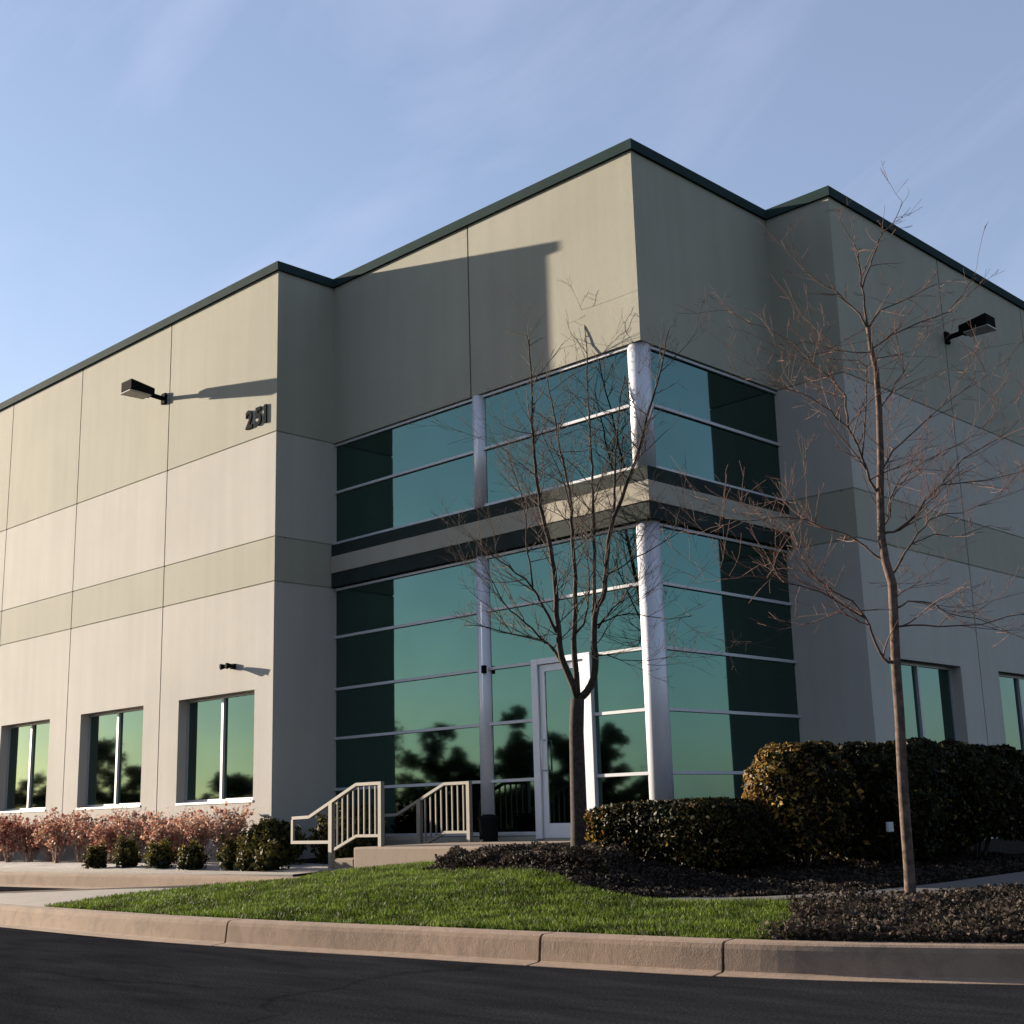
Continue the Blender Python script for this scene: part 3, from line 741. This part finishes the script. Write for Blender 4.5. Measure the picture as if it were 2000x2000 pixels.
# ground cover below the slender tree, bark litter in the bed
def cover(name, label, poly, n, size, mats, zlo, zhi, kind='stuff', cat='ground cover'):
    P = np.array(poly); q = np.stack([RNG.uniform(P[:, 0].min(), P[:, 0].max(), n*3), RNG.uniform(P[:, 1].min(), P[:, 1].max(), n*3)], 1)
    q = q[inside(q, poly)]; q = q[dist_poly(q, KL[::2]) > .31][:n]
    cl = (np.sin(q[:, 0]*9+2*np.sin(q[:, 1]*7))*np.sin(q[:, 1]*8+1.5*np.sin(q[:, 0]*6))+1)/2
    z = terrain(q[:, 0], q[:, 1])+zlo+(zhi-zlo)*RNG.uniform(0, 1, len(q))*(.35+.65*cl)
    V, F = leaves(np.c_[q, z], size, np.array([[0, 0, .6]]), 1.6, 1.0)
    tag(link(name, np_mesh(name, V, F, mats)), label, cat, kind=kind)
cover('ground_cover', 'low brown and purplish ground cover around the slender tree behind the kerb', [(4.3, -3.5), (4.4, -4.2), (4.85, -4.8), (5.2, -5.4), (5.3, -6.3), (6, -5.95), (9, -4.8), (9, -2.5), (6, -1.5), (5.05, -1.5), (4.9, -2.6), (4.55, -3.3)], 80000, .02, [LF_B], .0, .15)
cover('bark_litter', 'dark bark and leaf litter on the bed before the door and hedges', [(-1.35, -2.27), (-.9, -2.27), (-.9, -.1), (.1, -.1), (1.2, .2), (1.3, 3.2), (3.9, 3.2), (3.8, -1.8), (2.9, -2.9), (2.6, -3.8), (1.9, -3.8), (1.3, -3.4), (0, -3.12), (-1.0, -3.1), (-1.35, -2.3)], 90000, .024, [LF_M], .0, .07, cat='litter')
cover('ground_cover', 'low dark brown ground cover on the bed below the landing', [(-1.3, -2.3), (-.7, -2.3), (-.2, -1.9), (1.2, -2.1), (1.5, -2.9), (.6, -3.0), (-.9, -3.0)], 26000, .023, [LF_B], .02, .22)

# ------------------------------------------------------------------ the two bare trees
LAT = Vector((.7187, .6953, 0)); DEP = Vector((-.6953, .7187, 0)); UP = Vector((0, 0, 1))
def bare_tree(name, label, base, k, limbs, trunk, bark, twigm, seed, twig_len, density, lean_dep=.55, ztop=99, thin=1.):
    """limbs and trunk: lists of (sideways, height) in metres from the foot, radius; depth spread is random per limb"""
    rng = random.Random(seed); t = thing(name, label, 'tree', base); B0 = Vector(base)
    def P(l, h, d=0): return B0+LAT*(l*k)+UP*(h*k)+DEP*d
    tb = MB(); tr = [P(l, h) for l, h, _ in trunk]; tb.tube(tr, [q[2] for q in trunk], bark, 14)
    tb.build('trunk', t, smooth=True)
    cb = MB(); tw = MB(); done = {}
    spawn = []
    for li, limb in enumerate(limbs):
        pts2, r_0, r_1, par = limb['p'], limb['r'][0]*thin, limb['r'][1]*thin, limb.get('par')
        dd = limb.get('d', rng.uniform(-lean_dep, lean_dep))
        # starting depth is that of the parent at the join
        d0 = 0
        if par is not None:
            pp, pd = done[par]; j = min(range(len(pp)), key=lambda i: (pp[i][0]-pts2[0][0])**2+(pp[i][1]-pts2[0][1])**2); d0 = pd[j]
        acc = [0]
        for a, b_ in zip(pts2[:-1], pts2[1:]): acc.append(acc[-1]+math.hypot(b_[0]-a[0], b_[1]-a[1]))
        tot = acc[-1]; deps = [d0+dd*tot*k*(s/tot)*(1 if k == 0 else 1) for s in acc]
        done[li] = (pts2, deps)
        raw = [np.array(P(l, h, d)) for (l, h), d in zip(pts2, deps)]
        L = catmull(raw, .12); n = len(L)
        L = L+np.array([[rng.gauss(0, .006) for _ in range(3)] for _ in range(n)])*(np.arange(n) > 0)[:, None]
        rad = [r_0+(r_1-r_0)*(i/(n-1))**.8 for i in range(n)]
        cb.tube([Vector(p) for p in L], rad, bark, 8)
        for i in range(max(1, int(n*.18)), n): spawn.append((Vector(L[i]), Vector(L[min(i+1, n-1)]-L[i-1]), rad[i], i/(n-1)))
    def twig(p, d, length, r, depth, up=.045):
        n = max(3, int(length/.08)); pts = [p]; rs = [r]; d = d.normalized()
        for i in range(n):
            d = (d+Vector((rng.gauss(0, .13), rng.gauss(0, .13), rng.gauss(up, .09)))).normalized()
            pts.append(pts[-1]+d*length/n); rs.append(max(.0016, r*(1-.75*(i+1)/n)))
        tw.tube(pts, rs, twigm, 4, False)
        if depth > 0:
            for i in range(1, n):
                if rng.random() < .62:
                    s = Vector((rng.gauss(0, 1), rng.gauss(0, 1), rng.gauss(.1, .7))); dd = (d*1.1+s*.6).normalized()
                    twig(pts[i], dd, length*rng.uniform(.28, .55), max(.0018, rs[i]*.7), depth-1, up)
    for p, d, r, s in spawn:
        if rng.random() < density*(.5+s*.6):
            d.normalize(); sd = Vector((rng.gauss(0, 1), rng.gauss(0, 1), rng.gauss(.1, .5))); v = (d*.8+sd*.8)
            short = .55 if p.z > base[2]+ztop else 1
            twig(p, v, twig_len*rng.uniform(.35, 1.15)*short, min(r*.7, .0075), 2)
    cb.add(tw.v, tw.f, twigm); cb.build('crown', t, smooth=True)
    return t
# tree by the door
tr1 = [(0.001,-0.122,0.13),(-0,0.01,0.118),(0.003,0.421,0.102),(0.008,1.035,0.095),(0.012,1.47,0.09),(0.028,1.721,0.088),(0.041,1.879,0.085)]
L1 = [
 dict(p=[(0.041,1.891),(-0.05,2.18),(-0.145,2.394),(-0.167,2.659),(-0.191,2.913),(-0.183,3.128),(-0.204,3.471),(-0.255,3.871),(-0.347,4.29),(-0.387,4.692),(-0.416,5.222),(-0.414,5.941),(-0.445,6.503)], r=(.065,.010), d=-.10),
 dict(p=[(-0.05,2.18),(-0.176,2.414),(-0.318,2.586),(-0.464,2.661),(-0.752,2.727),(-1.059,2.833),(-1.361,2.887)], r=(.034,.006), par=0, d=.2),
 dict(p=[(-0.179,2.685),(-0.294,2.916),(-0.386,3.081),(-0.477,3.254),(-0.674,3.431),(-0.987,3.645),(-1.179,3.831)], r=(.030,.006), par=0, d=-.35),
 dict(p=[(-0.477,3.254),(-0.507,3.565),(-0.545,3.826),(-0.534,4.174),(-0.633,4.624),(-0.753,5.107)], r=(.017,.005), par=2, d=.1),
 dict(p=[(-0.331,2.592),(-0.493,2.765),(-0.688,2.927),(-0.84,3.062),(-1.013,3.408),(-1.151,3.63)], r=(.020,.005), par=1, d=-.4),
 dict(p=[(0.04,1.86),(0.028,2.203),(0.028,2.55),(0.066,3.036),(0.086,3.548),(0.06,4.069),(0.071,4.535),(-0.022,5.086),(-0.099,5.714),(-0.179,6.352)], r=(.060,.008), d=.15),
 dict(p=[(0.039,1.834),(0.159,1.958),(0.255,2.127),(0.278,2.363),(0.272,2.698),(0.331,3.028),(0.43,3.222),(0.484,3.709),(0.588,4.141),(0.834,4.745),(0.932,5.003),(1.075,5.47),(1.258,6.026),(1.389,6.592)], r=(.072,.008), d=-.06),
 dict(p=[(0.278,2.672),(0.306,3.199),(0.335,3.887),(0.356,4.405),(0.365,4.937),(0.363,5.379),(0.369,6.194),(0.379,6.766),(0.353,7.311)], r=(.040,.006), par=6, d=.18),
 dict(p=[(0.332,2.748),(0.428,2.876),(0.536,2.977),(0.638,3.091),(0.756,3.245)], r=(.020,.005), par=6, d=-.5),
 dict(p=[(0.478,3.418),(0.604,3.481),(0.812,3.594),(1.092,3.725),(1.335,3.858),(1.58,4.019)], r=(.018,.004), par=6, d=-.3),
 dict(p=[(0.588,4.141),(0.635,4.751),(0.71,5.369),(0.759,5.724),(0.875,6.321),(0.963,6.893)], r=(.026,.005), par=6, d=.25),
 dict(p=[(0.321,2.788),(0.479,2.848),(0.701,2.9),(0.931,2.848),(1.186,2.789),(1.445,2.801)], r=(.015,.004), par=6, d=-.4),
 dict(p=[(0.273,2.414),(0.427,2.397),(0.584,2.335),(0.903,2.294),(1.16,2.312)], r=(.013,.004), par=6, d=-.5),
 dict(p=[(0.047,2.705),(0.155,2.838),(0.229,3.064),(0.284,3.457),(0.261,3.856)], r=(.024,.007), par=5, d=.4),
 dict(p=[(-0.255,3.871),(-0.369,4.21),(-0.501,4.62),(-0.655,5.035),(-0.781,5.316)], r=(.014,.004), par=0, d=.5),
 dict(p=[(0.064,4.366),(-0.003,4.674),(-0.157,5.021),(-0.345,5.372)], r=(.014,.004), par=5, d=-.5),
 dict(p=[(0.06,4.069),(-0.018,4.267),(-0.11,4.473),(-0.166,4.747)], r=(.013,.004), par=5, d=.5),
]
bare_tree('multi_stem_tree', 'leafless dark tree with many upswept stems standing in front of the glass door', (-.717, -.785, .49), 1.0, L1, tr1, BARK1, TWIG1, 5, .95, 1.35, .35, 6.3, .72)
# slender tree by the kerb
tr2 = [(-0.009,-0.095,.050),(-0,0,.046),(0.011,0.326,.043),(0.016,0.676,.042),(0.028,1.071,.041),(0.046,1.473,.040),(0.055,1.882,.039),(0.069,2.172,.037),(0.087,2.551,.037),(0.049,2.731,.034),(0.034,2.937,.032),(0.057,3.328,.031),(0.085,3.591,.029),(0.112,4.038,.026),(0.118,4.401,.023),(0.091,4.585,.021),(0.081,4.771,.019)]
L2 = [
 dict(p=[(0.081,4.762),(0.027,4.903),(-0.071,5.046),(-0.163,5.162),(-0.295,5.275),(-0.455,5.493),(-0.552,5.688)], r=(.013,.003), d=.2),
 dict(p=[(0.081,4.762),(0.067,4.958),(0.052,5.146),(0.051,5.288),(0.037,5.431),(-0.064,5.649),(-0.142,5.796)], r=(.014,.003), d=-.1),
 dict(p=[(0.055,5.122),(0.153,5.332),(0.236,5.52),(0.307,5.662),(0.407,5.78),(0.494,5.898),(0.577,6.066)], r=(.010,.003), par=1, d=.3),
 dict(p=[(0.09,4.771),(0.18,4.898),(0.292,4.923),(0.498,5.001),(0.611,5.035)], r=(.008,.003), d=-.5),
 dict(p=[(0.095,4.576),(0.27,4.682),(0.497,4.768),(0.724,4.845),(0.848,4.981),(0.953,5.142)], r=(.010,.003), d=-.2),
 dict(p=[(0.101,4.548),(-0.045,4.576),(-0.172,4.621),(-0.326,4.607),(-0.483,4.556)], r=(.007,.003), d=.4),
 dict(p=[(0.114,4.493),(0.257,4.534),(0.391,4.567)], r=(.007,.003), d=.5),
 dict(p=[(0.055,3.306),(0,3.365),(-0.044,3.485),(-0.086,3.601),(-0.163,3.799),(-0.25,3.895),(-0.337,3.983),(-0.501,4.101),(-0.657,4.146),(-0.814,4.201)], r=(.018,.003), d=-.2),
 dict(p=[(-0.194,3.84),(-0.181,4.046),(-0.181,4.146),(-0.223,4.219),(-0.295,4.349),(-0.404,4.453),(-0.479,4.602),(-0.58,4.721),(-0.726,4.818),(-0.895,4.916),(-1.063,5.039)], r=(.012,.003), par=7, d=.2),
 dict(p=[(-0.086,3.601),(-0.059,3.863),(-0.035,4.132),(-0.025,4.355),(-0.19,4.401),(-0.364,4.411)], r=(.008,.003), par=7, d=-.2),
 dict(p=[(0.046,2.696),(-0.028,2.81),(-0.16,2.938),(-0.304,3.033),(-0.398,3.079),(-0.524,3.139),(-0.715,3.197),(-0.971,3.183),(-1.18,3.233)], r=(.014,.003), d=.3),
 dict(p=[(0.054,1.915),(-0.005,1.908),(-0.05,1.951),(-0.135,2.161),(-0.176,2.267),(-0.281,2.4),(-0.434,2.481),(-0.544,2.564),(-0.647,2.699),(-0.692,2.82),(-0.817,2.962),(-0.98,3.053)], r=(.017,.003), d=-.15),
 dict(p=[(-0.176,2.267),(-0.32,2.342),(-0.451,2.418),(-0.625,2.495),(-0.848,2.535),(-1.138,2.586),(-1.35,2.549)], r=(.010,.003), par=11, d=-.3),
 dict(p=[(0.028,2.959),(0.135,2.977),(0.256,3.047),(0.39,3.209),(0.481,3.311),(0.704,3.538),(0.985,3.68),(1.159,3.827)], r=(.014,.003), d=-.2),
 dict(p=[(0.071,2.602),(0.191,2.756),(0.309,2.899),(0.439,3.055),(0.554,3.147),(0.799,3.184),(1.077,3.276)], r=(.014,.003), d=.25),
 dict(p=[(0.084,2.424),(0.178,2.493),(0.284,2.545),(0.385,2.593)], r=(.007,.003), d=.5),
 dict(p=[(0.071,2.193),(0.209,2.201),(0.416,2.187),(0.745,2.195),(0.962,2.239),(1.173,2.266)], r=(.011,.003), d=-.1),
 dict(p=[(0.081,2.339),(0.228,2.403),(0.445,2.392),(0.578,2.308),(0.833,2.276),(1.042,2.207)], r=(.009,.003), d=.3),
 dict(p=[(0.038,2.98),(0.119,3.121),(0.191,3.306),(0.304,3.51),(0.584,3.665),(0.79,3.793),(1.008,3.899)], r=(.011,.003), d=.4),
 dict(p=[(0.075,3.481),(0.176,3.655),(0.341,3.806),(0.56,3.984),(0.735,4.091),(0.832,4.197)], r=(.009,.003), d=-.3),
 dict(p=[(0.118,3.108),(0.163,3.369),(0.183,3.633),(0.225,3.81)], r=(.008,.003), d=.3),
 dict(p=[(0.481,3.311),(0.617,3.355),(0.833,3.384),(1.094,3.429),(1.314,3.489)], r=(.007,.003), par=13, d=.2),
 dict(p=[(0.309,2.899),(0.493,2.967),(0.702,2.939),(0.919,2.998)], r=(.007,.003), par=14, d=-.2),
 dict(p=[(0.112,4.038),(0.202,4.171),(0.301,4.304),(0.353,4.394)], r=(.006,.003), d=-.4),
]
bare_tree('slender_tree', 'leafless slender young tree with a thin tan trunk standing behind the kerb at the right', (4.995, -3.383, .20), 1.0, L2, tr2, BARK2, TWIG2, 9, .75, 1.1, .4, 4.6, .85)

# ------------------------------------------------------------------ trees across the road, mirrored in the glass
def round_tree(x, y, hgt, rad, seed):
    t = thing('evergreen_tree', 'dark bushy tree across the road, mirrored low in the green glass', 'tree', (x, y, 0), 'trees across the road mirrored in the glass')
    b = MB(); b.tube([(x, y, -.1), (x+.1, y, hgt*.3), (x, y+.1, hgt*.7)], [.22, .17, .08], BARK1, 10)
    for k in range(7):
        a = k*.9; b.tube([(x, y, hgt*(.25+.05*k)), (x+rad*.6*math.cos(a), y+rad*.6*math.sin(a), hgt*(.45+.05*k))], [.07, .03], BARK1, 6)
    b.build('trunk', t)
    rng = np.random.default_rng(seed); P = []
    for k in range(30):
        a = rng.uniform(0, 6.28); rr_ = rad*rng.uniform(.05, 1.0); sc = rng.uniform(.16, .34); c = (x+rr_*math.cos(a), y+rr_*math.sin(a), hgt*(rng.uniform(.35, .92)-.25*(rr_/rad)**2))
        q, _ = blob_points(260, c, (rad*sc, rad*sc, rad*sc*.8), 2., .25, .8, seed*31+k); P.append(q)
    P = np.concatenate(P); V, F = leaves(P, .17, None, 1.5); link('crown', np_mesh('crown', V, F, [LF_T]), t)
for i, (x, y, h_, r_) in enumerate([(-62, -46, 8.2, 3.0), (-55.5, -47, 7.2, 2.3), (-51.5, -46, 4.6, 2), (-48, -47, 7.8, 2.1), (-43, -46, 5.6, 2), (-40, -46, 6.4, 1.8), (-36, -47, 4.6, 2.4), (-75, -46, 4.4, 3), (-99, -48, 9.2, 3.4), (-92.5, -48, 6.6, 2.4), (-110, -49, 6.2, 3), (-119, -49, 5, 3), (-68, -48, 4.2, 2.5), (-130, -48, 6, 4)]):
    round_tree(x, y, h_, r_, 60+i)

t = thing('added_far_hedge', 'long unseen dark hedge added across the road to darken the foot of the glass', 'hedge', (-40, -34, 0))  # hedge added out of view to darken the low reflections
rg = np.random.default_rng(5); n = 32000
P = np.c_[rg.uniform(-170, 30, n), -34+rg.normal(0, .6, n), rg.uniform(0, 1, n)**.8]
P[:, 2] *= 1.9+.5*np.sin(P[:, 0]*.7)+.3*np.sin(P[:, 0]*1.9+1)
V, F = leaves(P, .34, None, 1.4); link('foliage', np_mesh('foliage', V, F, [LF_T]), t)
b = MB(); b.box((-170, -34.4, -.05), (30, -33.6, 1.3), CORE); b.build('inner_branches', t)  # dark core of the added hedge
